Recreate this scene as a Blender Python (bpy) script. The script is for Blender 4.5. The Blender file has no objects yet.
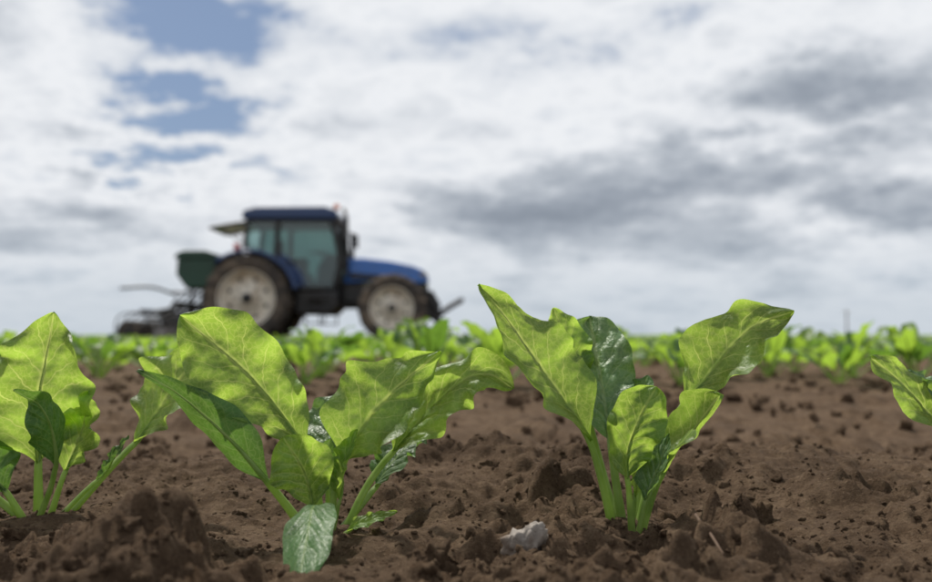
import bpy, math, time, numpy as np
from mathutils import Vector, Matrix
T0=time.time()
rng=np.random.RandomState(7)
sc=bpy.context.scene
sc.view_settings.view_transform='Standard'; sc.view_settings.look='None'; sc.view_settings.exposure=0
SUN_EL=56; SUN_AZ=-34   # degrees, azimuth from +Y towards +X

# ---------------------------------------------------------------- noise
def h01(ix,iy,seed):
    n=(ix.astype(np.int64)*374761393+iy.astype(np.int64)*668265263+seed*974634777)&0xFFFFFFFF
    n=((n^(n>>13))*1274126177)&0xFFFFFFFF
    n=(n^(n>>16))&0xFFFFFFFF
    n=(n*2246822519)&0xFFFFFFFF
    n=n^(n>>15)
    return (n&0xFFFFFF)/float(0xFFFFFF)
def pn(x,y,seed=0):
    xi=np.floor(x);yi=np.floor(y);fx=x-xi;fy=y-yi
    u=fx*fx*fx*(fx*(fx*6-15)+10);v=fy*fy*fy*(fy*(fy*6-15)+10)
    def g(i,j):
        a=h01(xi+i,yi+j,seed)*6.28318
        return np.cos(a)*(fx-i)+np.sin(a)*(fy-j)
    a=g(0,0)*(1-u)+g(1,0)*u
    b=g(0,1)*(1-u)+g(1,1)*u
    return (a*(1-v)+b*v)*1.4
def fbm(x,y,o,seed=0):
    s=0;a=1;t=0
    for i in range(o):
        s=s+a*pn(x*2**i,y*2**i,seed+i*17);t+=a;a*=.5
    return s/t
def clod(x,y,cell,seed,p,pw=.42):
    wx=.35*pn(x/cell*1.7,y/cell*1.7,seed+5)+.18*pn(x/cell*4,y/cell*4,seed+6)
    wy=.35*pn(x/cell*1.7,y/cell*1.7,seed+9)+.18*pn(x/cell*4,y/cell*4,seed+7)
    X=x/cell+wx;Y=y/cell+wy
    xi=np.floor(X);yi=np.floor(Y);out=np.zeros_like(X)
    for i in(-1,0,1):
        for j in(-1,0,1):
            cx=xi+i;cy=yi+j
            r1=h01(cx,cy,seed);r2=(r1*4096)%1.;r3=h01(cx,cy,seed+2)
            r4=(r3*4096)%1.
            jx=cx+.15+.7*r1;jy=cy+.15+.7*r2
            r=.28+.42*r3
            d2=((X-jx)**2+(Y-jy)**2)/(r*r)
            out=np.maximum(out,np.where(r4<p,r*np.clip(1-d2,0,1)**pw*(.4+.6*r2),0))
    return out*cell
def ss(a,b,x):
    t=np.clip((x-a)/(b-a),0,1);return t*t*(3-2*t)
PL=[(-.1165,.745),(.134,.75),(-.372,.80),(.437,.775)]
def height(x,y,sp=None):
    x=np.asarray(x,float);y=np.asarray(y,float)
    if sp is None: sp=np.full_like(x,.0035)
    A=np.interp(x,[-.6,-.25,0,.25,.6],[.024,.024,.034,.042,.040])
    yc=1.0+.05*pn(x*3,x*0+.5,3)
    w=np.where(y<yc,.14,.12)
    near=ss(6,2,y)*ss(-1,.2,y)
    rid=np.exp(-((y-yc)/w)**2)
    h=A*rid*ss(-1,.2,y)
    h+=.018*fbm(x*2.6,y*3.2,2,11)*near
    ph=(y-2.7)/.5
    h+=.010*np.cos(ph*6.28318)*ss(2.2,2.6,y)*ss(60,20,y)
    h-=.045*np.exp(-((y-1.6)/.36)**2)*near
    def lay(fn,c):
        wt=np.clip(2-2*sp/(.28*c),0,1);k=wt>0
        if k.any(): h[k]+=fn(x[k],y[k])*wt[k]
    def m(x,y): return (.35+.8*ss(-.2,.3,fbm(x*4.5,y*4.5,2,77)))*(1-.4*ss(.84,.94,y)*ss(1.2,1.06,y))*(1+.35*ss(.74,.64,y))
    lay(lambda x,y:.013*fbm(x*9,y*9,2,21),.11)
    lay(lambda x,y:clod(x,y,.095,31,.45,.5)*.50*m(x,y),.08)
    lay(lambda x,y:clod(x,y,.055,35,.40,.5)*.60*m(x,y),.05)
    lay(lambda x,y:.016*(.35-np.abs(fbm(x*26,y*26,3,301)))*m(x,y)*1.3,.036)
    lay(lambda x,y:clod(x,y,.030,41,.5)*.65*m(x,y),.03)
    lay(lambda x,y:clod(x,y,.016,51,.65)*.74*(.5+.5*m(x,y)),.018)
    lay(lambda x,y:clod(x,y,.009,61,.8)*.78,.0125)
    lay(lambda x,y:.0042*fbm(x*120,y*120,2,91),.014)
    h-=.008*ss(2.5,1.,y)*ss(-.5,.3,y)
    for px,py in PL:
        wq=np.exp(-(((x-px)**2+(y-py)**2)/.045**2)**1.5)
        h=h*(1-wq)+(.0015+.35*h)*wq
    return h

# ---------------------------------------------------------------- mesh helpers
def mk(name,V,F,mats=(),parent=None,smooth=True,uv=None,mi=None):
    me=bpy.data.meshes.new(name)
    V=np.asarray(V,dtype=np.float32)
    if isinstance(F,np.ndarray):
        n=len(F);k=F.shape[1]
        me.vertices.add(len(V));me.vertices.foreach_set('co',V.ravel())
        me.loops.add(n*k);me.loops.foreach_set('vertex_index',F.astype(np.int32).ravel())
        me.polygons.add(n);me.polygons.foreach_set('loop_start',np.arange(0,n*k,k,dtype=np.int32))
        me.update(calc_edges=True)
    else:
        me.from_pydata([tuple(map(float,v)) for v in V],[],[tuple(int(i) for i in f) for f in F]);me.update()
    if uv is not None:
        l=me.uv_layers.new(name='UVMap')
        vi=np.empty(len(me.loops),dtype=np.int32);me.loops.foreach_get('vertex_index',vi)
        l.data.foreach_set('uv',np.asarray(uv,dtype=np.float32)[vi].ravel())
    for m in mats: me.materials.append(m)
    if mi is not None: me.polygons.foreach_set('material_index',np.asarray(mi,dtype=np.int32))
    me.polygons.foreach_set('use_smooth',np.full(len(me.polygons),smooth))
    me.update()
    ob=bpy.data.objects.new(name,me);sc.collection.objects.link(ob)
    if parent: ob.parent=parent
    return ob
def grid_faces(nr,nc,off=0):
    i=np.arange(nr-1)[:,None]*nc+np.arange(nc-1)[None,:]
    i=i.ravel()+off
    return np.stack([i,i+1,i+nc+1,i+nc],1)

# ---------------------------------------------------------------- materials
def newmat(n):
    m=bpy.data.materials.new(n);m.use_nodes=True;nt=m.node_tree;nt.nodes.clear()
    return m,nt,nt.nodes,nt.links
class NB:
    def __init__(s,nt): s.nt=nt;s.N=nt.nodes;s.L=nt.links
    def n(s,t,**k):
        nd=s.N.new(t)
        for a,b in k.items(): setattr(nd,a,b)
        return nd
    def inp(s,nd,i,v):
        if v is None:return
        if isinstance(v,bpy.types.NodeSocket): s.L.new(v,nd.inputs[i])
        else: nd.inputs[i].default_value=v
    def m(s,op,a,b=None,c=None,clamp=False):
        nd=s.n('ShaderNodeMath',operation=op);nd.use_clamp=clamp
        s.inp(nd,0,a);s.inp(nd,1,b);s.inp(nd,2,c);return nd.outputs[0]
    def noise(s,vec,scale,detail=4,rough=.5,dist=0,out='Fac'):
        nd=s.n('ShaderNodeTexNoise');nd.inputs['Scale'].default_value=scale;nd.inputs['Detail'].default_value=detail
        nd.inputs['Roughness'].default_value=rough;nd.inputs['Distortion'].default_value=dist
        if vec is not None:s.L.new(vec,nd.inputs['Vector'])
        return nd.outputs[out]
    def mix(s,f,a,b,bt='MIX'):
        nd=s.n('ShaderNodeMix',data_type='RGBA',blend_type=bt)
        s.inp(nd,0,f);s.inp(nd,6,a);s.inp(nd,7,b);return nd.outputs[2]
    def sm(s,x,a,b,lo=0.,hi=1.):
        nd=s.n('ShaderNodeMapRange',interpolation_type='SMOOTHSTEP')
        s.inp(nd,0,x);nd.inputs[1].default_value=a;nd.inputs[2].default_value=b;nd.inputs[3].default_value=lo;nd.inputs[4].default_value=hi
        return nd.outputs[0]
    def ramp(s,f,st):
        nd=s.n('ShaderNodeValToRGB');cr=nd.color_ramp
        while len(cr.elements)<len(st):cr.elements.new(.5)
        for e,(p,c) in zip(cr.elements,st): e.position=p;e.color=(*c,1)
        s.L.new(f,nd.inputs[0]);return nd.outputs[0]
def soil_mat():
    m,nt,N,L=newmat('soil');b=NB(nt)
    g=b.n('ShaderNodeNewGeometry').outputs['Position']
    n1=b.noise(g,6,3);n2=b.noise(g,60,4,.6);n3=b.noise(g,330,5,.75)
    c=b.ramp(n2,[(.3,(.076,.049,.030)),(.5,(.120,.079,.049)),(.7,(.180,.125,.080))])
    c=b.mix(b.sm(n1,.42,.65,0,.5),c,(.064,.041,.026,1))
    c=b.mix(b.sm(n3,.55,.72,0,.6),c,(.29,.215,.145,1))
    c=b.mix(b.sm(n3,.46,.32,0,.7),c,(.030,.020,.013,1))  # crevice shade painted into the colour, dark where the bump is low
    p=b.n('ShaderNodeBsdfPrincipled');L.new(c,p.inputs['Base Color']);p.inputs['Roughness'].default_value=.95
    p.inputs['Specular IOR Level'].default_value=.10
    bp=b.n('ShaderNodeBump');bp.inputs['Strength'].default_value=1;bp.inputs['Distance'].default_value=.0055
    L.new(n3,bp.inputs['Height']);L.new(bp.outputs[0],p.inputs['Normal'])
    o=b.n('ShaderNodeOutputMaterial');L.new(p.outputs[0],o.inputs[0]);return m
def leaf_mat(name,top,trans,gloss=.38,tw=.5,bscale=1.,simple=False,vc=1.,spec=.5):
    m,nt,N,L=newmat(name);b=NB(nt)
    uv=b.n('ShaderNodeUVMap').outputs[0]
    sp=b.n('ShaderNodeSeparateXYZ');L.new(uv,sp.inputs[0])
    c=b.m('ABSOLUTE',b.m('MULTIPLY_ADD',sp.outputs[0],2.,-1.))   # 0 midrib ..1 edge
    s=sp.outputs[1]
    g=b.n('ShaderNodeTexCoord').outputs['Object']
    p=b.n('ShaderNodeBsdfPrincipled');tr=b.n('ShaderNodeBsdfTranslucent')
    mid=b.sm(c,.085,.02)
    if simple:
        n1=b.noise(g,9,2)
        c0=b.mix(n1,tuple(v*.6 for v in top)+(1,),tuple(v*1.6 for v in top)+(1,))
        c0=b.mix(b.m('MULTIPLY',mid,.5),c0,(top[0]*2.4+.03,top[1]*1.8+.03,top[2]*1.8+.01,1))
        L.new(c0,p.inputs['Base Color']);p.inputs['Roughness'].default_value=gloss
        tr.inputs[0].default_value=(*trans,1)
    else:
        wob=b.noise(g,.035,3)
        f=b.m('ADD',b.m('MULTIPLY',s,7.),b.m('MULTIPLY',b.m('POWER',c,.75),-2.0))
        f=b.m('ADD',f,b.m('MULTIPLY',wob,1.3))
        side=b.m('MULTIPLY',b.m('GREATER_THAN',sp.outputs[0],.5),.45)
        f=b.m('FRACT',b.m('ADD',f,side))
        d=b.m('ABSOLUTE',b.m('SUBTRACT',f,.5))
        latw=b.m('MULTIPLY_ADD',c,-.045,.07)
        lat=b.m('SUBTRACT',1.,b.m('DIVIDE',d,latw),clamp=True)
        lat=b.m('MULTIPLY',lat,b.sm(c,.95,.6,0,vc))
        vo=b.n('ShaderNodeTexVoronoi',feature='DISTANCE_TO_EDGE');vo.inputs['Scale'].default_value=.17
        wv=b.n('ShaderNodeVectorMath',operation='ADD');L.new(g,wv.inputs[0])
        nv=b.n('ShaderNodeVectorMath',operation='SCALE');L.new(b.noise(g,.11,2,out='Color'),nv.inputs[0]);nv.inputs['Scale'].default_value=12
        L.new(nv.outputs[0],wv.inputs[1]);L.new(wv.outputs[0],vo.inputs['Vector'])
        net=b.sm(vo.outputs['Distance'],.12,.0)
        vein=b.m('MAXIMUM',b.m('MAXIMUM',mid,lat),b.m('MULTIPLY',net,.34))
        n1=b.noise(g,.022,3);n2=b.noise(g,.22,3)
        c0=b.mix(b.sm(n1,.35,.68),tuple(v*.75 for v in top)+(1,),tuple(v*1.35 for v in top)+(1,))
        c0=b.mix(b.m('MULTIPLY',vein,.68),c0,(top[0]*2.6+.07,top[1]*1.9+.07,top[2]*2+.035,1))
        t0=b.mix(b.sm(n1,.3,.7),tuple(v*.76 for v in trans)+(1,),tuple(min(1,v*1.15) for v in trans)+(1,))
        t0=b.mix(b.m('MULTIPLY',vein,.85),t0,(min(1,trans[0]*1.7+.12),min(1,trans[1]*1.35+.08),trans[2]*2.4+.07,1))
        t0=b.mix(b.sm(n2,.60,.8,0,.35),t0,(trans[0]*.5,trans[1]*.6,trans[2]*.5,1))
        L.new(c0,p.inputs['Base Color']);L.new(b.sm(n2,.3,.7,gloss-.04,gloss+.10),p.inputs['Roughness'])
        L.new(t0,tr.inputs[0])
        hgt=b.m('ADD',b.m('MULTIPLY',b.sm(d,.0,.3),.8),b.m('MULTIPLY',b.sm(vo.outputs['Distance'],0,.4),.40))
        bp=b.n('ShaderNodeBump');bp.inputs['Strength'].default_value=.7;bp.inputs['Distance'].default_value=.0007*bscale
        L.new(hgt,bp.inputs['Height']);L.new(bp.outputs[0],p.inputs['Normal'])
    p.inputs['Specular IOR Level'].default_value=spec
    mx=b.n('ShaderNodeMixShader');mx.inputs[0].default_value=tw;L.new(p.outputs[0],mx.inputs[1]);L.new(tr.outputs[0],mx.inputs[2])
    o=b.n('ShaderNodeOutputMaterial');L.new(mx.outputs[0],o.inputs[0]);return m
def stalk_mat():
    m,nt,N,L=newmat('petiole');b=NB(nt)
    g=b.n('ShaderNodeTexCoord').outputs['Object']
    n=b.noise(g,.06,3)
    c=b.mix(b.sm(n,.3,.7),(.14,.23,.05,1),(.26,.35,.11,1))
    p=b.n('ShaderNodeBsdfPrincipled');L.new(c,p.inputs['Base Color']);p.inputs['Roughness'].default_value=.42
    tr=b.n('ShaderNodeBsdfTranslucent');tr.inputs[0].default_value=(.52,.68,.20,1)
    mx=b.n('ShaderNodeMixShader');mx.inputs[0].default_value=.45;L.new(p.outputs[0],mx.inputs[1]);L.new(tr.outputs[0],mx.inputs[2])
    o=b.n('ShaderNodeOutputMaterial');L.new(mx.outputs[0],o.inputs[0]);return m
def simple(name,col,rough=.5,metal=0,coat=0,dirt=None,dscale=3,damt=.5,bump=0):
    m,nt,N,L=newmat(name);b=NB(nt)
    g=b.n('ShaderNodeTexCoord').outputs['Object']
    n=b.noise(g,dscale,4,.6)
    d=dirt or tuple(v*.7 for v in col)
    c=b.mix(b.sm(n,.4,.7,0,damt),(*col,1),(*d,1))
    p=b.n('ShaderNodeBsdfPrincipled');L.new(c,p.inputs['Base Color']);L.new(b.sm(n,.3,.7,rough,min(1,rough+.2)),p.inputs['Roughness'])
    p.inputs['Metallic'].default_value=metal;p.inputs['Coat Weight'].default_value=coat
    if bump:
        bp=b.n('ShaderNodeBump');bp.inputs['Distance'].default_value=bump;L.new(b.noise(g,dscale*8,5,.6),bp.inputs['Height']);L.new(bp.outputs[0],p.inputs['Normal'])
    o=b.n('ShaderNodeOutputMaterial');L.new(p.outputs[0],o.inputs[0]);return m
SOIL=soil_mat()
TOP=(.070,.142,.024);TRN=(.45,.665,.080)
LEAF=leaf_mat('leaf_green',TOP,TRN,tw=.49,gloss=.46)
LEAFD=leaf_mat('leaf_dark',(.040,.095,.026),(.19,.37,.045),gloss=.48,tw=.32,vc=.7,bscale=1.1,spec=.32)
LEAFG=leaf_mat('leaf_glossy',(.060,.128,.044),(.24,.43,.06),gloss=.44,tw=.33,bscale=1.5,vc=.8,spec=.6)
STALK=stalk_mat()
LM=[LEAF,LEAFD,LEAFG,STALK]
CL=leaf_mat('crop_leaf',TOP,(.40,.62,.06),tw=.45,simple=True,gloss=.45);CD=leaf_mat('crop_leaf_dark',(.04,.10,.02),(.20,.38,.04),tw=.35,simple=True,gloss=.45)
CM=[CL,CD,CD,STALK]

# ---------------------------------------------------------------- ground
def axis(dense,step,lims):
    o=[];x=dense;st=step
    while x<3500:
        o.append(x)
        st=min(st*1.02,[r for l,r in lims if x<l][0]*x); st=max(st,step)
        x+=st
    return np.array(o)
ax=axis(.75,.0032,[(6,.02),(1e9,.07)])
xs=np.concatenate([-ax[::-1],np.arange(-.75+.0032,.75-.002,.0032),ax])
ay=axis(1.15,.0028,[(7,.007),(1e9,.035)])
yb=-axis(.5,.02,[(1e9,.1)])[::-1]
ys=np.concatenate([yb,np.arange(-.48,.46,.02),np.arange(.47,1.15-.001,.0028),ay])
X,Y=np.meshgrid(xs,ys)
SP=np.maximum(*np.meshgrid(np.gradient(xs),np.gradient(ys)))
Z=height(X.ravel(),Y.ravel(),SP.ravel())
mk('ground',np.stack([X.ravel(),Y.ravel(),Z],1),grid_faces(len(ys),len(xs)),[SOIL])
def H(x,y): return float(height(np.array([x]),np.array([y]))[0])

def nrm(v): return v/np.maximum(np.linalg.norm(v,axis=-1,keepdims=True),1e-9)
def ico(sub):
    import bmesh
    bm=bmesh.new();bmesh.ops.create_icosphere(bm,subdivisions=sub,radius=1)
    v=np.array([p.co[:] for p in bm.verts]);f=np.array([[q.index for q in p.verts] for p in bm.faces]);bm.free();return v,f
def lump(sub,seed,amp=.3,facet=0.):
    v,f=ico(sub);r=np.random.RandomState(seed)
    for i in range(8):
        d=r.randn(3);d/=np.linalg.norm(d)
        k=2.5+3*r.rand()*(1+i*.25);v=v*(1+amp/(1+.3*i)*.45*np.sin(v@d*k+r.rand()*6.3))[:,None]
    for i in range(int(facet)):
        d=r.randn(3);d/=np.linalg.norm(d);t=.5+.3*r.rand();q=v@d
        v=v-np.clip(q-t,0,9)[:,None]*d*.9
    if sub>2:
        u=nrm(v)
        for i in range(14):
            d=r.randn(3);d/=np.linalg.norm(d);v=v*(1+.04*np.sin(u@d*(9+9*r.rand())+r.rand()*6.3))[:,None]
    return v,f
def rotm(r,n):
    q=r.randn(n,4);q/=np.linalg.norm(q,axis=1)[:,None];w,x,y,z=q.T
    return np.stack([1-2*(y*y+z*z),2*(x*y-z*w),2*(x*z+y*w),2*(x*y+z*w),1-2*(x*x+z*z),2*(y*z-x*w),2*(x*z-y*w),2*(y*z+x*w),1-2*(x*x+y*y)],1).reshape(n,3,3)
VV=[];FF=[];off=0
def scatter(n,sub,smin,smax,pw,y0,y1,seed,sink=.25,crest=1.):
    global off
    r=np.random.RandomState(seed)
    y=y0+(y1-y0)*r.rand(n)**1.3;x=(r.rand(n)*2-1)*(.22+.6*y)
    dens=fbm(x*6,y*6,2,77);keep=r.rand(n)<(.3+.9*ss(-.3,.4,dens))*(1-(1-crest)*ss(.8,.9,y)*ss(1.2,1.1,y));x=x[keep];y=y[keep];n=len(x)
    s=smin*(smax/smin)**(r.rand(n)**pw)
    z=height(x,y)+s*(.5-sink)
    R=rotm(r,n)
    for t in range(8):
        v,f=lump(sub,seed*10+t,.42,6)
        idx=np.arange(n)[t::8]
        if len(idx)==0: continue
        sc3=(.65+.6*r.rand(len(idx),1,3))
        P=np.einsum('nij,nvj->nvi',R[idx],v[None]*sc3)*s[idx][:,None,None]
        P+=np.stack([x[idx],y[idx],z[idx]],1)[:,None]
        F=f[None]+(np.arange(len(idx))*len(v))[:,None,None]+off
        VV.append(P.reshape(-1,3));FF.append(F.reshape(-1,3));off+=len(idx)*len(v)
scatter(17000,2,.0009,.0032,1.5,.46,1.4,1,.35)
scatter(1500,3,.003,.0075,1.6,.46,1.7,2,.55,.6)
scatter(170,4,.009,.020,1.5,.46,1.2,3,.8,.2)
scatter(320,3,.007,.018,1.8,1.25,2.6,4,.6)
scatter(1200,2,.008,.026,1.8,2.0,6.5,5,.6)
mk('soil_clods',np.concatenate(VV),np.concatenate(FF),[SOIL])
print('clods',time.time()-T0)
# ---------------------------------------------------------------- leaves
def catmull(P,n):
    P=np.asarray(P,float);Q=np.vstack([2*P[0]-P[1],P,2*P[-1]-P[-2]])
    o=[]
    for i in range(len(P)-1):
        t=np.linspace(0,1,24,endpoint=False)[:,None]
        a,b,c,d=Q[i:i+4]
        o.append(.5*((2*b)+(-a+c)*t+(2*a-5*b+4*c-d)*t*t+(-a+3*b-3*c+d)*t**3))
    C=np.vstack(o+[P[-1:]])
    L=np.r_[0,np.cumsum(np.linalg.norm(np.diff(C,axis=0),axis=1))]
    s=np.linspace(0,L[-1],n);return np.stack([np.interp(s,L,C[:,k]) for k in range(3)],1),L[-1]
class MB:
    def __init__(s): s.V=[];s.F=[];s.U=[];s.M=[];s.o=0
    def add(s,V,F,U,m):
        s.V.append(V);s.F.append(F+s.o);s.U.append(U);s.M.append(np.full(len(F),m));s.o+=len(V)
    def obj(s,name,mats,**k):
        return mk(name,np.concatenate(s.V),np.concatenate(s.F),mats,uv=np.concatenate(s.U),mi=np.concatenate(s.M),**k)
def leaf(mb,pts,tp,W,N0,N1,cup=.5,ruf=.16,fr=4.,seed=0,mat=0,pr=3.6,ns=100,nc=37,tube=8,puck=1.,curl=0.,tipw=.62):
    r=np.random.RandomState(seed+100)
    C,Lt=catmull(pts,260)
    t=np.linspace(0,1,260)
    Tn=nrm(np.gradient(C,axis=0))
    s=np.linspace(0,1,ns);tt=tp+(1-tp)*s
    c=np.linspace(-1,1,nc)
    Cs=np.stack([np.interp(tt,t,C[:,k]) for k in range(3)],1)
    Ts=nrm(np.stack([np.interp(tt,t,Tn[:,k]) for k in range(3)],1))
    sm_=(s*s*(3-2*s))[:,None]
    Nn=np.array(N0,float)*(1-sm_)+np.array(N1,float)*sm_
    Nn=nrm(Nn-(Nn*Ts).sum(1,keepdims=True)*Ts);B=np.cross(Ts,Nn)
    ex=1.15+(tipw-1.15)*ss(.1,.8,s)
    w=W*np.clip(np.sin(np.pi*np.clip(s,0,1)**.88),0,1)**ex
    w=np.maximum(w,pr*.35*(1-s))
    S,Cc=np.meshgrid(s,c,indexing='ij');Wd=w[:,None]
    ph=r.rand(8)*6.28
    sd=np.where(Cc<0,0.,1.)
    edge=np.abs(Cc)
    Wd2=Wd*(1+.025*np.sin(S*fr*7+ph[0]+sd*2)*edge+.12*pn(S*6+seed,sd*5+S*0+.3,seed)*edge)
    th=cup*Cc*(1+.25*np.sin(S*4+ph[1]))
    k=np.maximum(np.abs(cup),1e-3)
    bo=Wd2*np.sin(th)/k
    no=Wd2*(1-np.cos(th))/k*np.sign(cup)
    L=(1-tp)*Lt
    e2=edge**2.6
    env=np.sin(np.pi*np.clip(S,0,1))**.4
    sw=S+.09*pn(S*4+seed,sd*3+.7,seed+31)
    rf=.85*np.sin(sw*fr*6.283+ph[2]+sd*(1.9+ph[3]))+.40*np.sin(sw*fr*1.9*6.283+ph[4]+sd*ph[5])+1.1*pn(S*fr*1.8+seed*3.1,sd*7+Cc*1.1,seed+3)
    no=no+ruf*1.4*W*rf*e2*env
    bo=bo+ruf*.26*W*np.cos(sw*fr*6.283+ph[6]+sd*2)*e2*edge*env
    fv=S*7-edge**.75*2.0+sd*.45
    pk=.75*np.abs(np.sin(np.pi*(fv)))*np.clip(edge*3,0,1)*(1-.5*edge)
    pk=pk+1.4*pn(S*L/18+seed,Cc*W/18+3,seed+6)+.55*pn(S*L/6.5+seed,Cc*W/6.5+3,seed+8)
    no=no+pk*puck*1.35*env*np.clip(Wd/W*1.5,0,1)
    no=no+W*.15*pn(S*1.8+seed,Cc*1.1,seed+12)
    no=no+curl*Wd*edge**3
    P=Cs[:,None]+B[:,None]*bo[...,None]+Nn[:,None]*no[...,None]
    P=P+Ts[:,None]*(W*.04*pn(S*6,Cc*3+seed,seed+20)*edge)[...,None]
    U=np.stack([Cc*.5+.5,S],-1)
    mb.add(P.reshape(-1,3),grid_faces(ns,nc),U.reshape(-1,2),mat)
    nt_=max(10,ns//2);q=np.linspace(0,.95,nt_)
    Cq=np.stack([np.interp(q,t,C[:,k]) for k in range(3)],1);Tq=nrm(np.stack([np.interp(q,t,Tn[:,k]) for k in range(3)],1))
    sq=np.clip((q-tp)/(1-tp),0,1)[:,None];sq=sq*sq*(3-2*sq)
    Nq=np.array(N0,float)*(1-sq)+np.array(N1,float)*sq;Nq=nrm(Nq-(Nq*Tq).sum(1,keepdims=True)*Tq);Bq=np.cross(Tq,Nq)
    rr=pr*np.where(q<tp,1.35-.5*(q/tp)**.6,.8*(1-(q-tp)/(1-tp))**1.5)
    cw=np.interp(q,tt,((P[:,nc//2]-Cs)*Nn).sum(1))*(q>tp)
    Cq=Cq+Nq*(cw-rr*.72*ss(tp-.05,tp+.05,q))[:,None]
    a=np.linspace(0,2*np.pi,tube,endpoint=False)
    ca,sa=np.cos(a),np.sin(a)
    ch=np.where(sa>.5,.45,1.)
    P2=Cq[:,None]+rr[:,None,None]*(Bq[:,None]*(ca*1.15)[None,:,None]+Nq[:,None]*(sa*ch)[None,:,None])
    i=np.arange(nt_-1)[:,None]*tube;j=np.arange(tube)[None];j2=(j+1)%tube
    F=np.stack([i+j,i+j2,i+tube+j2,i+tube+j],-1).reshape(-1,4)
    mb.add(P2.reshape(-1,3),F,np.full((nt_*tube,2),.5),3)
def plant(name,x,y,U,leaves,dz=-.004):
    mb=MB()
    for i,l in enumerate(leaves): leaf(mb,seed=l.pop('seed',i*7+int(abs(x)*100)),**l)
    ob=mb.obj(name,LM)
    z=H(x,y);print('base',x,z)
    z=min(max(z,-.004),.005)
    ob.location=(x,y,z+dz);ob.scale=(U,U,U)
    return ob
U=.75/906
PB=[
 dict(pts=[(-8,0,-5),(-38,-5,38),(-85,-12,95),(-135,-16,140),(-180,-12,166)],tp=.30,W=25,N0=(-.5,.35,.6),N1=(-.4,.6,.75),cup=.8,ruf=.05,fr=2,mat=1,pr=3.8,puck=.3,tipw=.85),
 dict(pts=[(-2,10,-5),(-10,15,50),(-24,20,92),(-75,15,158),(-144,2,220)],tp=.34,W=52,N0=(.3,-.9,.3),N1=(.1,-.95,.3),cup=.35,ruf=.13,fr=3.4,mat=0,pr=4,tipw=.75),
 dict(pts=[(6,0,-5),(12,0,50),(28,0,92),(62,-5,138),(116,-5,184)],tp=.34,W=42,N0=(-.5,-.8,.25),N1=(-.3,-.9,.35),cup=.4,ruf=.16,fr=3,mat=0,tipw=.75),
 dict(pts=[(16,0,-5),(45,5,55),(85,10,104),(130,5,150),(162,0,162),(188,-6,148)],tp=.40,W=36,N0=(-.4,-.75,.4),N1=(.2,-.85,.4),cup=.4,ruf=.15,fr=3,mat=0),
 dict(pts=[(-2,-15,-5),(-6,-22,35),(-14,-27,70),(-34,-27,103)],tp=.36,W=29,N0=(.2,-.95,.2),N1=(-.1,-.95,.3),cup=.4,ruf=.13,fr=2.4,mat=0,pr=2.6),
 dict(pts=[(5,25,-5),(0,35,50),(-6,60,92),(-4,100,136)],tp=.42,W=34,N0=(-.2,-.5,.8),N1=(-.3,-.45,.8),cup=.4,ruf=.2,fr=2.2,mat=2,puck=1.3),
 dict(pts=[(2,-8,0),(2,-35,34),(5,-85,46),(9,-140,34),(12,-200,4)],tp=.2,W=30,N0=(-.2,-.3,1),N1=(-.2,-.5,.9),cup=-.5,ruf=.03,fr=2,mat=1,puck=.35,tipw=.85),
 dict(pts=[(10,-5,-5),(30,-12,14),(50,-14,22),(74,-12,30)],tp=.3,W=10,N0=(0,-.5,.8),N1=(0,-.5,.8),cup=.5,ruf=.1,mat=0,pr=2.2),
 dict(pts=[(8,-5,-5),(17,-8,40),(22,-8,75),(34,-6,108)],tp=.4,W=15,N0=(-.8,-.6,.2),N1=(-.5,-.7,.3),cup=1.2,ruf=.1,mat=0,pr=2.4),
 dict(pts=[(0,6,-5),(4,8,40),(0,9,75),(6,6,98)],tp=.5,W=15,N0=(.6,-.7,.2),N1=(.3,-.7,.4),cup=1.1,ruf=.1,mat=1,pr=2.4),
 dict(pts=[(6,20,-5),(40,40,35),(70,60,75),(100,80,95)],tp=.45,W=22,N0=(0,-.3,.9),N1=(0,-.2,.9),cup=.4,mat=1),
]
plant('sugar_beet_plant',-.1165,.745,U,PB)
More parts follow.
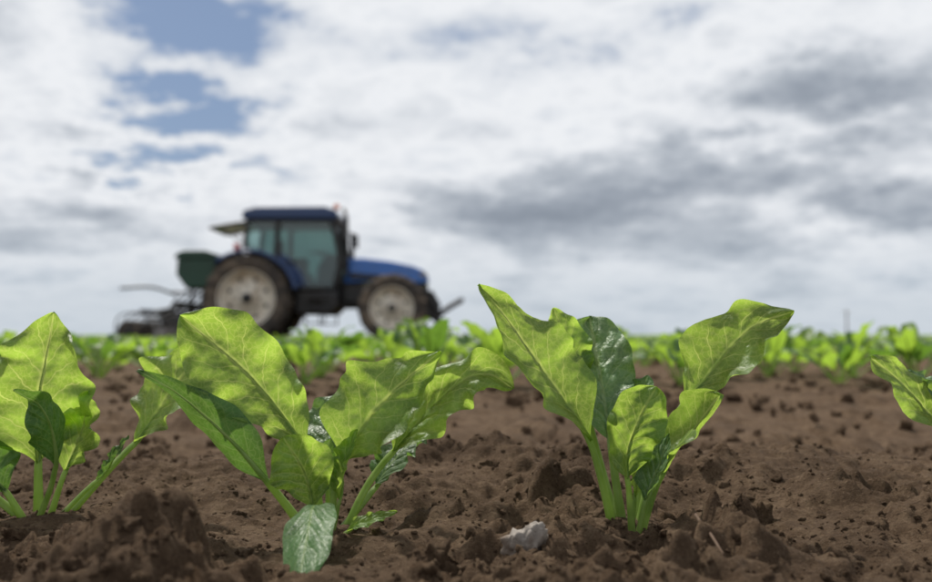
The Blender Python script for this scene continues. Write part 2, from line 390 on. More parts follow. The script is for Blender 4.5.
PC=[
 dict(pts=[(-14,5,-5),(-28,5,55),(-46,5,105),(-95,0,172),(-150,-6,242)],tp=.33,W=41,N0=(.6,-.7,.3),N1=(.45,-.75,.45),cup=.55,ruf=.11,fr=3,mat=0,pr=4.2,tipw=.8),
 dict(pts=[(-4,14,-5),(-12,22,60),(-16,40,110),(-20,70,160),(-24,105,212)],tp=.38,W=48,N0=(-.15,-.75,.5),N1=(-.3,-.6,.7),cup=.35,ruf=.12,fr=2.8,mat=2,puck=1.5),
 dict(pts=[(10,10,-5),(26,10,60),(50,10,112),(85,5,160),(122,0,198),(164,-6,216)],tp=.5,W=34,N0=(-.5,-.7,.5),N1=(-.2,-.85,.4),cup=.6,ruf=.15,fr=2.8,mat=0,pr=3.8),
 dict(pts=[(9,-5,-5),(24,-8,42),(42,-10,78),(64,-24,108),(80,-46,136)],tp=.38,W=43,N0=(-.45,-.25,.85),N1=(-.6,-.55,.5),cup=1.3,ruf=.05,fr=2,mat=0,puck=.5),
 dict(pts=[(0,-14,-5),(-4,-20,40),(-6,-22,75),(6,-24,112),(24,-20,142)],tp=.38,W=34,N0=(.1,-.95,.2),N1=(-.1,-.9,.4),cup=.5,ruf=.15,fr=2.6,mat=0,pr=2.8),
 dict(pts=[(5,-12,-5),(14,-18,40),(27,-20,70),(37,-14,96)],tp=.35,W=17,N0=(-.5,-.5,.6),N1=(-.4,-.4,.8),cup=.9,ruf=.1,mat=2,pr=2.6),
 dict(pts=[(-8,25,-5),(-30,50,90),(-48,75,170),(-66,90,222)],tp=.6,W=20,N0=(0,-.8,.4),N1=(0,-.8,.5),cup=.4,mat=0),
 dict(pts=[(2,0,-5),(6,0,35),(4,0,60),(8,-4,86)],tp=.4,W=12,N0=(.5,-.7,.2),N1=(.3,-.7,.3),cup=1.2,mat=0,pr=2.2),
 dict(pts=[(5,20,-5),(20,35,60),(18,45,110),(30,50,150)],tp=.5,W=25,N0=(-.3,-.7,.5),N1=(-.3,-.4,.8),cup=.5,mat=1),
]
plant('sugar_beet_plant',.134,.75,U,PC)
PA=[
 dict(pts=[(-6,10,-5),(-8,10,55),(-10,8,88),(-2,2,145),(8,0,206)],tp=.28,W=52,N0=(.1,-.95,.2),N1=(.1,-.95,.3),cup=.35,ruf=.14,fr=3.3,mat=0,pr=4),
 dict(pts=[(14,15,-5),(55,28,45),(85,36,80),(115,40,125),(148,40,172)],tp=.46,W=37,N0=(-.6,-.7,.3),N1=(-.3,-.8,.4),cup=.45,ruf=.15,mat=0,pr=4,fr=3),
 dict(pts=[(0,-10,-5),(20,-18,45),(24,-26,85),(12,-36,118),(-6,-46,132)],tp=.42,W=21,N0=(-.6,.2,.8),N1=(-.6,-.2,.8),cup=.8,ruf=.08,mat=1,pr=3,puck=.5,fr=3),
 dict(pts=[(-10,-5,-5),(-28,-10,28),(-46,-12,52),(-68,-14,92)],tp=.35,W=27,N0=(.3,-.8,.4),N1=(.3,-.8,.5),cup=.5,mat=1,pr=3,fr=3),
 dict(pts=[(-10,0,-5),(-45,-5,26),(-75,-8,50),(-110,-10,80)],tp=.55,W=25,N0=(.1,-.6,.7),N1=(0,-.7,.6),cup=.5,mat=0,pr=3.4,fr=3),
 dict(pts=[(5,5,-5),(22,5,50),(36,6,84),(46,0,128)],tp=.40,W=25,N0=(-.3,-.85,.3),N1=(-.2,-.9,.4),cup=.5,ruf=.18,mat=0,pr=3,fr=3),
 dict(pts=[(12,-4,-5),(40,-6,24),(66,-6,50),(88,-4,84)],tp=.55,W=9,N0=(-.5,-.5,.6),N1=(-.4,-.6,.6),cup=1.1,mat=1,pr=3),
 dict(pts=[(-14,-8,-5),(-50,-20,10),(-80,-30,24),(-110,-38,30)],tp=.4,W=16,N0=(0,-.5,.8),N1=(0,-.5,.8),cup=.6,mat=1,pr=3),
]
plant('sugar_beet_plant',-.372,.80,.80/906,PA)
PD=[
 dict(pts=[(-8,0,-5),(-20,0,55),(-36,-2,92),(-66,-6,124),(-112,-10,164)],tp=.40,W=33,N0=(-.1,-.7,.6),N1=(.1,-.8,.5),cup=.5,ruf=.14,mat=0,fr=2.5),
 dict(pts=[(-5,10,-5),(-6,10,60),(-20,10,112),(-64,12,150)],tp=.5,W=24,N0=(0,-.8,.5),N1=(0,-.3,.9),cup=.5,mat=2),
 dict(pts=[(5,0,-5),(20,0,60),(40,0,110),(85,-5,175)],tp=.4,W=34,N0=(-.4,-.7,.4),N1=(-.2,-.8,.4),cup=.5,mat=0),
 dict(pts=[(0,10,-5),(5,18,60),(10,24,110),(5,30,190)],tp=.4,W=34,N0=(0,-.8,.4),N1=(0,-.8,.4),cup=.4,mat=0),
 dict(pts=[(8,-5,-5),(40,-10,40),(80,-14,80),(130,-20,110)],tp=.4,W=28,N0=(0,-.4,.8),N1=(0,-.5,.8),cup=.4,mat=0),
]
plant('sugar_beet_plant',.437,.775,.78/906,PD)
print('plants',time.time()-T0)
# ---------------------------------------------------------------- crop rows behind
def template(seed,nl,ns,nc,tube,scale=1.):
    r=np.random.RandomState(seed);mb=MB()
    for i in range(nl):
        a=6.283*(i/nl)+r.rand()*.7;up=.55+.45*r.rand() if i%3 else .35+.3*r.rand()
        Ln=(.12+.07*r.rand());d=np.array([math.cos(a),math.sin(a),0])
        hz=Ln*math.cos(up*1.25);vz=Ln*math.sin(up*1.25)
        p=[d*.004,d*hz*.3+[0,0,vz*.4],d*hz*.65+[0,0,vz*.8],d*hz*1.0+[0,0,vz*1.0],d*hz*1.3+[0,0,vz*(.98+.1*r.randn())]]
        n=-d*math.sin(up)*.8+np.array([0,0,.6])+.25*r.randn(3)
        P=np.array(p)*1000
        leaf(mb,P,.38,22+12*r.rand(),n,n,cup=.5,ruf=.16,fr=2.5,seed=seed*31+i,mat=0 if r.rand()<.6 else 1,pr=3.,ns=ns,nc=nc,tube=tube,puck=.8 if ns>10 else 0)
    return np.concatenate(mb.V)/1000*scale,np.concatenate(mb.F),np.concatenate(mb.U),np.concatenate(mb.M)
crop=MB()
def addrows(ylist,dx,temps,seed,smin,smax,xk=.62,gap=.1):
    r=np.random.RandomState(seed);pl=[]
    for yy in ylist:
        wx=xk*yy+1.2
        for xx in np.arange(-wx,wx,dx):
            if r.rand()<gap: continue
            x=xx+r.randn()*dx*.18;y=yy+r.randn()*.02
            if 19.0<y<21.8 and (-5.7<x<-3.7 or -2.4<x<-.8): continue
            pl.append((x,y))
    pl=np.array(pl);z=height(pl[:,0],pl[:,1],np.full(len(pl),.05))*ss(60,20,pl[:,1])
    for k,(v,f,u,m) in enumerate(temps):
        idx=np.arange(len(pl))[k::len(temps)];n=len(idx)
        a=r.rand(n)*6.283;s=smin+(smax-smin)*r.rand(n)
        c,si=np.cos(a)*s,np.sin(a)*s
        P=np.empty((n,len(v),3))
        P[...,0]=v[None,:,0]*c[:,None]-v[None,:,1]*si[:,None]+pl[idx,0][:,None]
        P[...,1]=v[None,:,0]*si[:,None]+v[None,:,1]*c[:,None]+pl[idx,1][:,None]
        P[...,2]=v[None,:,2]*s[:,None]+z[idx][:,None]-.005
        F=(f[None]+(np.arange(n)*len(v))[:,None,None]).reshape(-1,4)
        crop.V.append(P.reshape(-1,3));crop.F.append(F+crop.o);crop.U.append(np.tile(u,(n,1)));crop.M.append(np.tile(m,n));crop.o+=n*len(v)
addrows([2.75,3.3],.27,[template(s,9,18,9,5) for s in range(1,7)],1,.9,1.3,.62,.25)
addrows(np.arange(3.85,6.2,.55),.25,[template(s,8,14,7,4) for s in range(1,5)],5,.75,1.1,.62,.15)
addrows(np.arange(6.7,16,.55),.25,[template(s,7,7,5,3) for s in range(11,15)],2,.72,1.05)
addrows(np.arange(16.2,50,.55),.3,[template(s,5,4,3,3) for s in range(21,24)],3,.8,1.1,.60)
addrows(np.arange(50,130,2.),.45,[template(s,5,4,3,3) for s in range(31,33)],4,1.,1.3,.58)
crop.obj('sugar_beet_crop',CM)
print('crop',crop.o,time.time()-T0)
# ---------------------------------------------------------------- stones, twig
STONE=simple('stone_grey',(.27,.24,.21),.85,dirt=(.15,.11,.08),dscale=45,damt=.9,bump=.002)
def stone(x,y,s,seed,up=.4,rz=.6):
    v,f=lump(4,seed,.22,16);ob=mk('stone',v*np.array(s),f,[STONE],smooth=True)
    ob.location=(x,y,height(np.array([x]),np.array([y]),np.array([.02]))[0]+s[2]*up);ob.rotation_euler=(.1,.25,rz);return ob
stone(.045,.650,(.024,.015,.021),3,.95)
stone(.085,.606,(.011,.009,.009),5,1.0)
stone(-.33,1.5,(.02,.018,.014),8,.4)
TW=simple('twig_bark',(.10,.06,.035),.8,dscale=60)
def tube(P,r0,r1,n=8,seg=30):
    C,_=catmull(P,seg);T=nrm(np.gradient(C,axis=0));A=nrm(np.cross(T,np.array([.3,.5,.8])));B=np.cross(T,A)
    a=np.linspace(0,6.28318,n,endpoint=False);rr=np.linspace(r0,r1,seg)
    V=C[:,None]+rr[:,None,None]*(A[:,None]*np.cos(a)[None,:,None]+B[:,None]*np.sin(a)[None,:,None])
    i=np.arange(seg-1)[:,None]*n;j=np.arange(n)[None];j2=(j+1)%n
    F=[tuple(q) for q in np.stack([i+j,i+j2,i+n+j2,i+n+j],-1).reshape(-1,4)]
    F.append(tuple(range(n))[::-1]);F.append(tuple(range((seg-1)*n,seg*n)))
    return V.reshape(-1,3),F
tz=max(H(.166,yy) for yy in(.655,.64,.62,.60))
v,f=tube([(.166,.662,tz+.010),(.1665,.645,tz+.006),(.1655,.62,tz+.005),(.166,.592,tz-.002)],.0012,.0009)
mk('twig',v,f,[TW])

# ---------------------------------------------------------------- tractor
BLUE=simple('blue_paint',(.008,.11,.42),.28,coat=.5,dirt=(.05,.09,.18),dscale=1.3,damt=.4)
DBLUE=simple('roof_blue_paint',(.009,.038,.13),.35,coat=.2,dirt=(.04,.06,.10),dscale=1.3,damt=.35)
BLACK=simple('black_frame',(.016,.016,.018),.5,dirt=(.05,.042,.036),dscale=2.5,damt=.5)
TYRE=simple('tyre_rubber',(.040,.034,.030),.85,dirt=(.18,.14,.105),dscale=3,damt=.85,bump=.01)
RIM=simple('rim_cream',(.70,.65,.56),.5,dirt=(.40,.31,.22),dscale=3,damt=.7)
GREEN=simple('hopper_green',(.010,.050,.030),.4,dirt=(.03,.05,.04),dscale=2,damt=.4)
STEEL=simple('worn_steel',(.22,.21,.2),.45,metal=.7,dirt=(.12,.08,.06),dscale=6)
ORANGE=simple('beacon_orange',(.8,.18,.02),.25)
RED=simple('red_lens',(.5,.02,.01),.3)
SEATM=simple('seat_fabric',(.04,.045,.055),.8)
m,nt,N,L=newmat('cab_glass');b=NB(nt)
t=b.n('ShaderNodeBsdfTransparent');t.inputs[0].default_value=(.47,.60,.58,1)
gl=b.n('ShaderNodeBsdfGlossy');gl.inputs['Roughness'].default_value=.03;gl.inputs[0].default_value=(.9,.95,.95,1)
fr=b.n('ShaderNodeFresnel');fr.inputs[0].default_value=1.5
mx=b.n('ShaderNodeMixShader');L.new(b.m('MULTIPLY_ADD',fr.outputs[0],.9,.04),mx.inputs[0]);L.new(t.outputs[0],mx.inputs[1]);L.new(gl.outputs[0],mx.inputs[2])
o=b.n('ShaderNodeOutputMaterial');L.new(mx.outputs[0],o.inputs[0]);GLASS=m
def bev(ob,w,seg=3):
    md=ob.modifiers.new('bevel','BEVEL');md.width=w;md.segments=seg;md.limit_method='ANGLE';md.angle_limit=.5
    for p in ob.data.polygons:p.use_smooth=False
    return ob
def prof(name,pts,y0,y1,mat,par,bw=.02,taper=None):
    n=len(pts);V=[];F=[]
    for y in(y0,y1):
        for (x,z) in pts:V.append((x,y,z))
    F.append(tuple(range(n)));F.append(tuple(range(2*n-1,n-1,-1)))
    for i in range(n):
        j=(i+1)%n;F.append((j,i,n+i,n+j))
    if taper:
        zm,zt,k=taper;yc=(y0+y1)/2
        V=[(x,yc+(y-yc)*(1-k*max(0,(z-zm)/(zt-zm))),z) for x,y,z in V]
    ob=mk(name,V,F,[mat],par,smooth=False)
    import bmesh
    bm=bmesh.new();bm.from_mesh(ob.data);bmesh.ops.recalc_face_normals(bm,faces=bm.faces);bm.to_mesh(ob.data);bm.free()
    if bw:bev(ob,bw)
    return ob
def box(name,x0,x1,y0,y1,z0,z1,mat,par,bw=.015):
    return prof(name,[(x0,z0),(x1,z0),(x1,z1),(x0,z1)],y0,y1,mat,par,bw)
def bar(name,pts,r,mat,par,r1=None):
    v,f=tube(pts,r,r1 or r,8,max(2,12*(len(pts)-1)));return mk(name,v,f,[mat],par)
def lathe(name,pr,cx,cy,cz,mat,par,seg=64,ymul=1):
    P=np.array(pr);a=np.linspace(0,6.283185,seg,endpoint=False)
    V=np.stack([cx+P[:,0][:,None]*np.cos(a),cy+ymul*P[:,1][:,None]+0*a,cz+P[:,0][:,None]*np.sin(a)],-1).reshape(-1,3)
    n=len(P);i=np.arange(n-1)[:,None]*seg;j=np.arange(seg)[None];j2=(j+1)%seg
    return mk(name,V,np.stack([i+j,i+j2,i+seg+j2,i+seg+j],-1).reshape(-1,4),[mat],par)
def wheel(nm,cx,cy,R,w,rr,par,side,nl=20):
    h=w/2
    lathe(nm+'_tyre',[(rr-.02,-h*.8),(rr+.03,-h*.92),(rr+.12,-h),(R*.80,-h),(R*.90,-h*.93),(R*.94,-h*.8),(R*.955,-h*.4),(R*.96,0),(R*.955,h*.4),(R*.94,h*.8),(R*.90,h*.93),(R*.8,h),(rr+.12,h),(rr+.03,h*.92),(rr-.02,h*.8)],cx,cy,R,TYRE,par)
    V=[];F=[]
    for s in(-1,1):
        for i in range(nl):
            a0=6.283*(i+(.5 if s>0 else 0))/nl
            o=len(V)
            for (yy,da,rt) in((0,0,R),(h*.6,.12,R*.995),(h*1.0,.2,R*.955),(h*1.03,.24,R*.87)):
                for (dd,rb) in((-.5,rt-.06*R),(.5,rt-.06*R),(.38,rt),(-.38,rt)):
                    a=a0+da+dd*.10
                    V.append((cx+rb*math.cos(a),cy+s*yy,R+rb*math.sin(a)))
            for q in range(3):
                for e in range(4):
                    F.append((o+q*4+e,o+q*4+(e+1)%4,o+q*4+4+(e+1)%4,o+q*4+4+e))
            F.append((o,o+1,o+2,o+3));F.append((o+12,o+13,o+14,o+15))
    mk(nm+'_lugs',V,F,[TYRE],par,smooth=False)
    lathe(nm+'_rim',[(rr+.035,-h*.93),(rr,-h*.86),(rr-.03,-h*.6),(rr-.06,-h*.3),(rr*.80,-h*.15),(rr*.62,-h*.2),(rr*.55,-h*.4),(rr*.34,-h*.45),(rr*.32,-h*.62),(0.001,-h*.62)],cx,cy,R,RIM,par,ymul=1 if side<0 else -1)
    lathe(nm+'_hub_dark',[(rr*.20,-h*.64),(rr*.18,-h*.8),(.001,-h*.82)],cx,cy,R,BLACK,par,24,ymul=1 if side<0 else -1)
    lathe(nm+'_inner_rim',[(rr+.02,h*.85),(rr*.9,h*.3),(.001,h*.1)],cx,cy,R,RIM,par,ymul=1 if side<0 else -1)
    for i in range(8):
        a=6.283*i/8;r=rr*.44
        yy=cy+(-1 if side<0 else 1)*(h*.45)
        lathe(nm+'_bolt_%d'%i,[(.022,-.035),(.022,.03)],cx+r*math.cos(a),yy,R+r*math.sin(a),BLACK,par,10)
        r=rr*.72;lathe(nm+'_slot_%d'%i,[(.001,-.012),(rr*.08,-.012),(rr*.08,.02)],cx+r*math.cos(a+.4),cy+(-1 if side<0 else 1)*(h*.17),R+r*math.sin(a+.4),BLACK,par,12,ymul=1 if side<0 else -1)
tr=bpy.data.objects.new('tractor',None);sc.collection.objects.link(tr)
TX,TY=-4.69,20.4
for s,n in((-1,'right'),(1,'left')):
    wheel('rear_%s'%n,0,s*.88,.95,.50,.59,tr,s,20)
    wheel('front_%s'%n,3.1,s*.86,.74,.40,.44,tr,s,18)
for s,n in((-1,'right'),(1,'left')):
    V=[];F=[];na=22
    for i in range(na):
        a=math.radians(12+118*i/(na-1))
        for (rr_,yy) in((1.06,.50),(1.06,1.10),(1.02,1.14),(.99,1.13),(1.03,1.08),(1.03,.50)):
            V.append((rr_*math.cos(a)*1.02+.02,s*yy,.94+rr_*math.sin(a)))
    for i in range(na-1):
        for e in range(6):
            F.append((i*6+e,i*6+(e+1)%6,i*6+6+(e+1)%6,i*6+6+e))
    mk('fender_'+n,V,F,[DBLUE],tr,smooth=False)
    prof('fender_cheek_'+n,[(.55,1.35),(1.05,1.10),(1.15,1.15),(1.0,1.55),(.7,1.85),(.3,1.98),(-.1,1.99),(-.1,1.93),(.3,1.9)],s*.50,s*.62,BLUE,tr,.01)
    prof('fender_panel_'+n,[(.50,1.87),(.62,1.80),(.98,1.42),(1.10,1.22),(1.22,1.22),(1.13,1.50),(.86,1.83),(.55,2.0)],s*.64,s*.76,DBLUE,tr,.02)
prof('roof',[(-.20,2.70),(-.16,2.88),(.1,2.95),(1.6,2.96),(1.85,2.88),(1.92,2.72),(1.8,2.68),(-.1,2.68)],-.82,.82,DBLUE,tr,.05)
prof('roof_lining',[(-.08,2.60),(1.78,2.60),(1.82,2.675),(-.12,2.675)],-.74,.74,BLACK,tr,.01)
for s,n in((-1,'right'),(1,'left')):
    y=s*.74
    bar('rear_pillar_'+n,[(-.06,y,2.65),(-.10,y,2.3),(-.12,y*.98,1.96)],.055,BLACK,tr)
    bar('middle_pillar_'+n,[(.60,y*1.02,2.65),(.58,y*1.02,2.2),(.62,y*1.02,1.75),(.95,y*1.02,1.18)],.06,BLACK,tr)
    bar('front_pillar_'+n,[(1.76,y,2.65),(1.88,y,2.2),(1.93,y*.95,1.75),(1.80,y*.92,1.18)],.065,BLACK,tr)
    bar('door_sill_'+n,[(.95,y*1.02,1.20),(1.4,y*1.0,1.17),(1.80,y*.92,1.20)],.05,BLACK,tr)
    bar('quarter_sill_'+n,[(-.12,y,1.98),(.2,y,1.97),(.62,y*1.01,1.78)],.04,BLACK,tr)
    prof('door_glass_'+n,[(.98,1.2),(1.78,1.2),(1.90,1.75),(1.85,2.2),(1.73,2.62),(.62,2.62),(.60,2.2),(.64,1.77)],y-.004,y+.004,GLASS,tr,0)
    prof('quarter_glass_'+n,[(-.10,1.99),(.2,1.98),(.58,1.82),(.56,2.2),(.57,2.62),(-.04,2.62)],y-.004,y+.004,GLASS,tr,0)
    bar('door_handle_'+n,[(.75,y*1.06,1.75),(1.0,y*1.06,1.72)],.02,BLACK,tr)
    bar('mirror_arm_'+n,[(1.80,y,2.55),(2.0,s*.95,2.56),(2.08,s*1.08,2.50)],.018,BLACK,tr)
    box('mirror_'+n,2.05,2.12,s*1.08-.11,s*1.08+.11,2.22,2.54,BLACK,tr,.02)
    box('work_light_'+n,1.86,1.95,s*.55-.08,s*.55+.08,2.62,2.72,STEEL,tr,.02)
    bar('grab_rail_'+n,[(1.86,y*1.12,2.1),(1.98,y*1.12,1.7),(1.9,y*1.12,1.3)],.018,BLACK,tr)
prof('windscreen',[(1.90,1.76),(1.905,1.76),(1.765,2.62),(1.76,2.62)],-.7,.7,GLASS,tr,0)
prof('rear_window_lower',[(-.12,1.96),(-.112,1.96),(-.10,2.1),(-.108,2.1)],-.7,.7,BLACK,tr,0)
prof('open_rear_window',[(-.12,2.62),(-.13,2.60),(-.88,2.50),(-.88,2.53)],-.66,.66,GLASS,tr,0)
for y in(-.68,.68):
    bar('window_frame',[(-.1,y,2.63),(-.5,y,2.57),(-.9,y,2.50)],.035,BLACK,tr)
    bar('window_strut',[(-.12,y,2.1),(-.7,y,2.52)],.014,BLACK,tr)
bar('window_frame_bottom',[(-.9,-.68,2.50),(-.9,.68,2.50)],.035,BLACK,tr)
box('cab_floor',.3,1.85,-.68,.68,1.05,1.18,BLACK,tr)
prof('rear_deck',[(-.15,1.15),(.5,1.15),(.5,1.75),(.1,1.93),(-.15,1.93)],-.48,.48,BLACK,tr)
prof('seat',[(.45,1.55),(.95,1.55),(.98,1.68),(.62,1.70),(.52,2.32),(.40,2.34),(.36,1.7)],-.24,.24,SEATM,tr,.04)
prof('seat_base',[(.55,1.18),(.9,1.18),(.85,1.56),(.6,1.56)],-.2,.2,BLACK,tr,.04)
prof('dash',[(1.35,1.18),(1.85,1.18),(1.9,1.90),(1.62,1.98),(1.4,1.7)],-.35,.35,BLACK,tr,.03)
sw=lathe('steering_wheel',[(.20,-.012),(.215,0),(.20,.012),(.185,0),(.20,-.012)],0,0,0,BLACK,tr,32)
sw.location=(1.35,0,2.02);sw.rotation_euler=(math.radians(90),0,0)
bar('steering_column',[(1.6,0,1.85),(1.35,0,2.02)],.025,BLACK,tr)
box('console',.7,1.2,-.55,-.33,1.5,1.85,BLACK,tr,.03)
prof('hood',[(1.98,1.30),(1.97,1.86),(2.4,1.87),(3.0,1.80),(3.5,1.70),(3.78,1.58),(3.86,1.42),(3.84,1.30),(3.4,1.26),(2.6,1.34)],-.42,.42,BLUE,tr,.07,(1.5,1.87,.18))
prof('hood_side_grille',[(2.1,1.40),(2.9,1.38),(2.9,1.48),(2.15,1.54)],-.435,.435,BLACK,tr,.005)
prof('nose_grille',[(3.42,.92),(3.76,.92),(3.84,1.27),(3.40,1.24)],-.36,.36,BLACK,tr,.03)
for s in(-1,1): prof('headlight',[(3.66,1.48),(3.84,1.42),(3.82,1.52),(3.70,1.57)],s*.30,s*.425,STEEL,tr,.01)
box('engine',1.9,3.4,-.30,.30,.75,1.30,BLACK,tr,.04)
prof('engine_detail',[(2.0,.9),(2.5,.85),(2.75,1.1),(2.6,1.25),(2.0,1.28)],-.42,-.302,BLACK,tr,.03)
box('transmission',-.2,1.9,-.28,.28,.70,1.14,BLACK,tr,.04)
box('rear_axle',-.15,.15,-.75,.75,.78,1.08,BLACK,tr,.06)
prof('front_axle',[(2.95,.60),(3.25,.60),(3.2,.85),(3.0,.85)],-.72,.72,BLACK,tr,.03)
prof('front_support',[(2.6,.62),(3.8,.66),(3.8,.95),(2.6,.92)],-.2,.2,BLACK,tr,.03)
for s in(-1,1):
    prof('fuel_tank',[(.98,.62),(1.72,.60),(1.9,.78),(1.9,1.12),(1.0,1.12)],s*.32,s*.74,BLACK,tr,.05)
    for q in range(3): box('step_%d'%q,1.25,1.65,s*.76,s*.98,.40+.27*q,.43+.27*q,BLACK,tr,.005)
    bar('step_rail',[(1.25,s*.97,.38),(1.25,s*.97,1.15)],.018,BLACK,tr);bar('step_rail',[(1.65,s*.97,.38),(1.65,s*.97,1.15)],.018,BLACK,tr)
bar('exhaust',[(2.06,-.56,1.45),(2.06,-.56,2.0),(2.05,-.57,2.75)],.055,BLACK,tr)
bar('exhaust_tip',[(2.05,-.57,2.75),(2.02,-.57,2.88),(1.98,-.57,2.93)],.04,STEEL,tr)
bar('air_intake',[(2.05,.56,1.45),(2.05,.56,2.5)],.05,BLACK,tr)
bar('beacon_base',[(1.80,-.74,2.88),(1.88,-.84,2.90)],.02,BLACK,tr)
lathe('beacon',[(.001,-.09),(.05,-.08),(.06,-.03),(.06,.06),(.001,.08)],1.88,-.84,2.94,ORANGE,tr,20)
bar('tail_light_arm',[(-.1,-1.0,1.98),(-.2,-1.0,2.05)],.02,BLACK,tr);box('tail_light',-.28,-.18,-1.1,-.9,1.98,2.12,RED,tr,.02)
for s in(-1,1):
    bar('front_link_lower',[(3.75,s*.3,.70),(4.05,s*.36,.48),(4.25,s*.38,.46)],.06,BLACK,tr)
    bar('front_link_arm',[(4.0,s*.36,.50),(4.22,s*.36,.72),(4.6,s*.36,.95)],.05,BLACK,tr)
    bar('front_link_ram',[(3.80,s*.25,1.05),(3.98,s*.3,.85),(4.1,s*.36,.60)],.05,BLACK,tr)
bar('front_link_cross',[(4.22,-.38,.72),(4.22,.38,.72)],.05,BLACK,tr);bar('front_link_end',[(4.6,-.4,.95),(4.6,.4,.95)],.04,BLACK,tr)
prof('front_link_head',[(3.76,.55),(4.05,.50),(4.12,.85),(3.95,1.15),(3.76,1.15)],-.28,.28,BLACK,tr,.03)
tr.location=(TX,TY,0)
im=bpy.data.objects.new('seed_drill',None);sc.collection.objects.link(im);im.location=(TX,TY,0)
prof('hopper',[(-1.30,1.16),(-.90,1.16),(-.70,1.42),(-.68,1.80),(-1.50,1.80),(-1.52,1.45)],-1.05,1.05,GREEN,im,.04)
prof('hopper_lid',[(-1.56,1.803),(-.64,1.803),(-.68,1.90),(-.9,1.97),(-1.35,1.97),(-1.52,1.90)],-1.08,1.08,GREEN,im,.02)
for y in(-.8,0,.8):
    bar('hopper_leg',[(-1.2,y,1.25),(-1.25,y,.85)],.035,BLACK,im);bar('hopper_leg',[(-.95,y,1.25),(-.85,y,.85)],.035,BLACK,im)
box('fan_housing',-.98,-.62,-.9,-.5,1.0,1.3,BLACK,im,.05)
box('toolbar',-1.42,-1.28,-1.5,1.5,.72,.86,BLACK,im)
box('headstock_bar',-.95,-.85,-.7,.7,.72,.84,BLACK,im)
box('rear_beam',-2.12,-2.02,-1.5,1.5,.60,.70,BLACK,im)
bar('marker_arm',[(-1.4,-1.4,1.0),(-1.9,-1.45,1.16),(-2.55,-1.45,1.14)],.03,BLACK,im)
bar('marker_arm',[(-1.4,1.4,1.0),(-1.9,1.45,1.16),(-2.4,1.45,1.2)],.03,BLACK,im)
bar('top_link',[(-.2,0,1.2),(-.95,0,1.1)],.035,BLACK,im);bar('mast',[(-.92,-.3,.8),(-.95,0,1.15),(-.92,.3,.8)],.04,BLACK,im)
for s in(-1,1):
    bar('lower_link',[(-.15,s*.4,.6),(-.9,s*.42,.62)],.04,BLACK,im);bar('frame_rail',[(-.9,s*.6,.78),(-1.35,s*.6,.79),(-2.07,s*.9,.65)],.04,BLACK,im)
for i,y in enumerate(np.linspace(-1.4,1.4,7)):
    bar('unit_arm_%d'%i,[(-1.35,y,.75),(-1.7,y,.52),(-2.05,y,.50)],.03,BLACK,im)
    bar('unit_arm_low_%d'%i,[(-1.35,y,.6),(-1.7,y,.38),(-2.05,y,.36)],.025,BLACK,im)
    bar('seed_tube_%d'%i,[(-1.15,y*.7,1.2),(-1.45,y*.9,.9),(-1.75,y,.3)],.02,BLACK,im)
    lathe('coulter_disc_%d'%i,[(.001,-.01),(.17,-.004),(.17,.004),(.001,.01)],-1.72,y,.17,STEEL,im,28)
    lathe('press_wheel_%d'%i,[(.06,-.05),(.2,-.06),(.23,-.04),(.23,.04),(.2,.06),(.06,.05)],-2.38,y,.24,TYRE,im,28)
    lathe('press_wheel_hub_%d'%i,[(.001,-.06),(.08,-.055),(.08,.055),(.001,.06)],-2.38,y,.24,BLACK,im,16)
    bar('wheel_arm_%d'%i,[(-1.95,y+.08,.45),(-2.38,y+.08,.24)],.025,BLACK,im)
    bar('tine_%d'%i,[(-2.07,y,.65),(-2.55,y,.58),(-2.66,y,.3),(-2.55,y,.04)],.016,BLACK,im)
PM=simple('pole_wood',(.16,.14,.12),.8)
v,f=tube([(0,0,0),(0,0,8.5)],.28,.2,10,4);pl=mk('utility_pole',v,f,[PM]);pl.location=(126,300,0)
v,f=tube([(-1.3,0,7.7),(1.3,0,7.7)],.12,.12,6,3);mk('crossarm',v,f,[PM],pl)
print('tractor',time.time()-T0)
# ---------------------------------------------------------------- world
w=bpy.data.worlds.new('World');sc.world=w;w.use_nodes=True;nt=w.node_tree;nt.nodes.clear();b=NB(nt);L=nt.links
sky=b.n('ShaderNodeTexSky',sky_type='NISHITA');sky.sun_disc=False;sky.sun_elevation=math.radians(SUN_EL);sky.sun_rotation=math.radians(SUN_AZ)
dr=b.n('ShaderNodeTexCoord').outputs['Generated']
sp=b.n('ShaderNodeSeparateXYZ');L.new(dr,sp.inputs[0]);x,y,z=sp.outputs
zz=b.m('ADD',b.m('MAXIMUM',z,0.),.24)
cb=b.n('ShaderNodeCombineXYZ');L.new(b.m('DIVIDE',x,zz),cb.inputs[0]);L.new(b.m('DIVIDE',y,zz),cb.inputs[1]);cb.inputs[2].default_value=1.3
P=cb.outputs[0]
az=b.m('ARCTAN2',x,y);el=b.m('ARCSINE',z)
wn=b.n('ShaderNodeSeparateColor');L.new(b.noise(P,3.8,5,.62,out='Color'),wn.inputs[0])
azw=b.m('ADD',az,b.m('MULTIPLY_ADD',wn.outputs[0],.26,-.13));elw=b.m('ADD',el,b.m('MULTIPLY_ADD',wn.outputs[1],.14,-.07))
def blob(px,py,rx,ry,amp):
    a0=(px-466)/906;a0=math.atan(a0);e0=math.atan((335-py)/906*math.cos(a0))
    dx=b.m('MULTIPLY',b.m('SUBTRACT',azw,a0),906/rx);dy=b.m('MULTIPLY',b.m('SUBTRACT',elw,e0),906/ry)
    r2=b.m('ADD',b.m('MULTIPLY',dx,dx),b.m('MULTIPLY',dy,dy))
    return b.m('MULTIPLY',b.m('POWER',2.71828,b.m('MULTIPLY',r2,-1.)),amp)
D=b.noise(P,1.6,6,.58,.2)
D=b.m('MULTIPLY_ADD',D,1.1,-.085)
fine=b.noise(P,8.5,4,.60,.2)
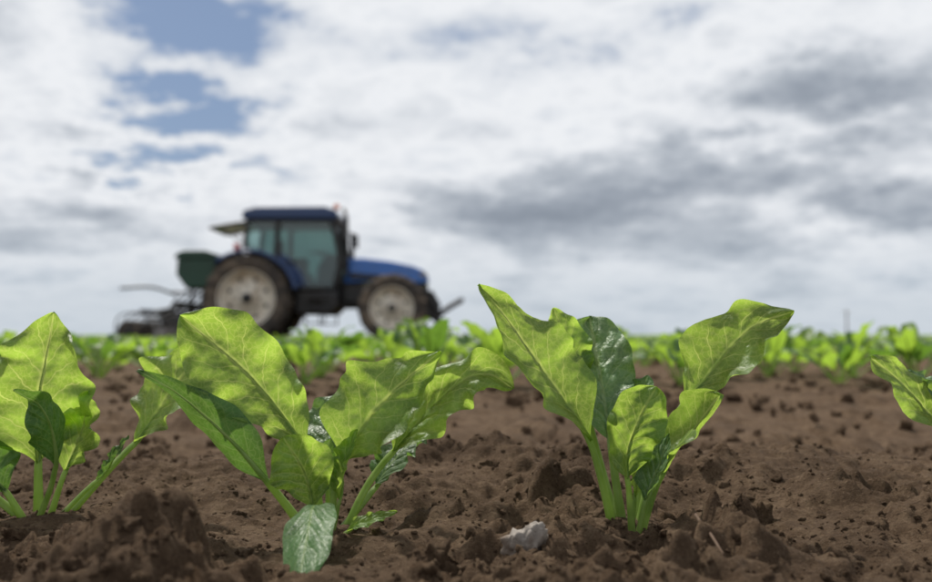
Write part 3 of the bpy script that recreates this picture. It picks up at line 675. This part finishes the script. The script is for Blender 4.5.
D=b.m('ADD',D,b.m('MULTIPLY_ADD',fine,.30,-.15))
for a in [(185,8,78,38,-.48),(175,112,95,22,-.52),(150,165,92,18,-.44),(430,50,200,75,-.08),(300,150,90,40,-.06),(60,60,60,50,-.03),
          (850,70,130,32,.24),(690,175,140,38,.24),(900,208,80,18,.22),(530,205,130,22,.15),(60,228,120,22,.14),(700,240,240,20,.07),(640,60,80,26,.04),(380,195,60,20,.12),(800,130,90,18,-.16),(640,105,110,20,-.10),(800,20,120,20,-.05),(450,140,90,20,.02),(40,130,60,20,.08)]:
    D=b.m('ADD',D,blob(*a))
S=10.
nd=b.n('ShaderNodeValToRGB');cr=nd.color_ramp
st=[(.28,(.66,.70,.76)),(.42,(.86,.88,.91)),(.52,(.72,.75,.795)),(.62,(.51,.55,.605)),(.76,(.335,.375,.435)),(.95,(.24,.275,.33))]
while len(cr.elements)<len(st):cr.elements.new(.5)
for e,(p,c) in zip(cr.elements,st):e.position=p;e.color=(*c,1)
L.new(D,nd.inputs[0])
vm=b.n('ShaderNodeVectorMath',operation='SCALE');L.new(nd.outputs[0],vm.inputs[0]);vm.inputs['Scale'].default_value=S
cov=b.sm(D,.14,.34)
skyc=b.mix(.6,sky.outputs[0],(1.6,2.35,3.9,1))
col=b.mix(cov,skyc,vm.outputs[0])
hz=b.sm(el,.15,.0,0,.7)
col=b.mix(hz,col,(.50*S,.57*S,.64*S,1))
bg=b.n('ShaderNodeBackground');L.new(col,bg.inputs[0]);bg.inputs[1].default_value=.1
o=b.n('ShaderNodeOutputWorld');L.new(bg.outputs[0],o.inputs[0])

sl=bpy.data.lights.new('sun','SUN');sl.energy=4.8;sl.angle=math.radians(2.5);sl.color=(1,.95,.87)
so=bpy.data.objects.new('sun',sl);sc.collection.objects.link(so)
e,a=math.radians(SUN_EL),math.radians(SUN_AZ)
dv=Vector((math.sin(a)*math.cos(e),math.cos(a)*math.cos(e),math.sin(e)))
so.rotation_euler=dv.to_track_quat('Z','Y').to_euler()

cam=bpy.data.cameras.new('camera');co=bpy.data.objects.new('camera',cam);sc.collection.objects.link(co)
cam.lens=35;cam.sensor_width=36;cam.clip_start=.02;cam.clip_end=8000
co.location=(0,0,.16);co.rotation_euler=(math.radians(90+2.78),0,0)
cam.dof.use_dof=True;cam.dof.focus_distance=.75;cam.dof.aperture_fstop=5.0
sc.camera=co
print('done',time.time()-T0)
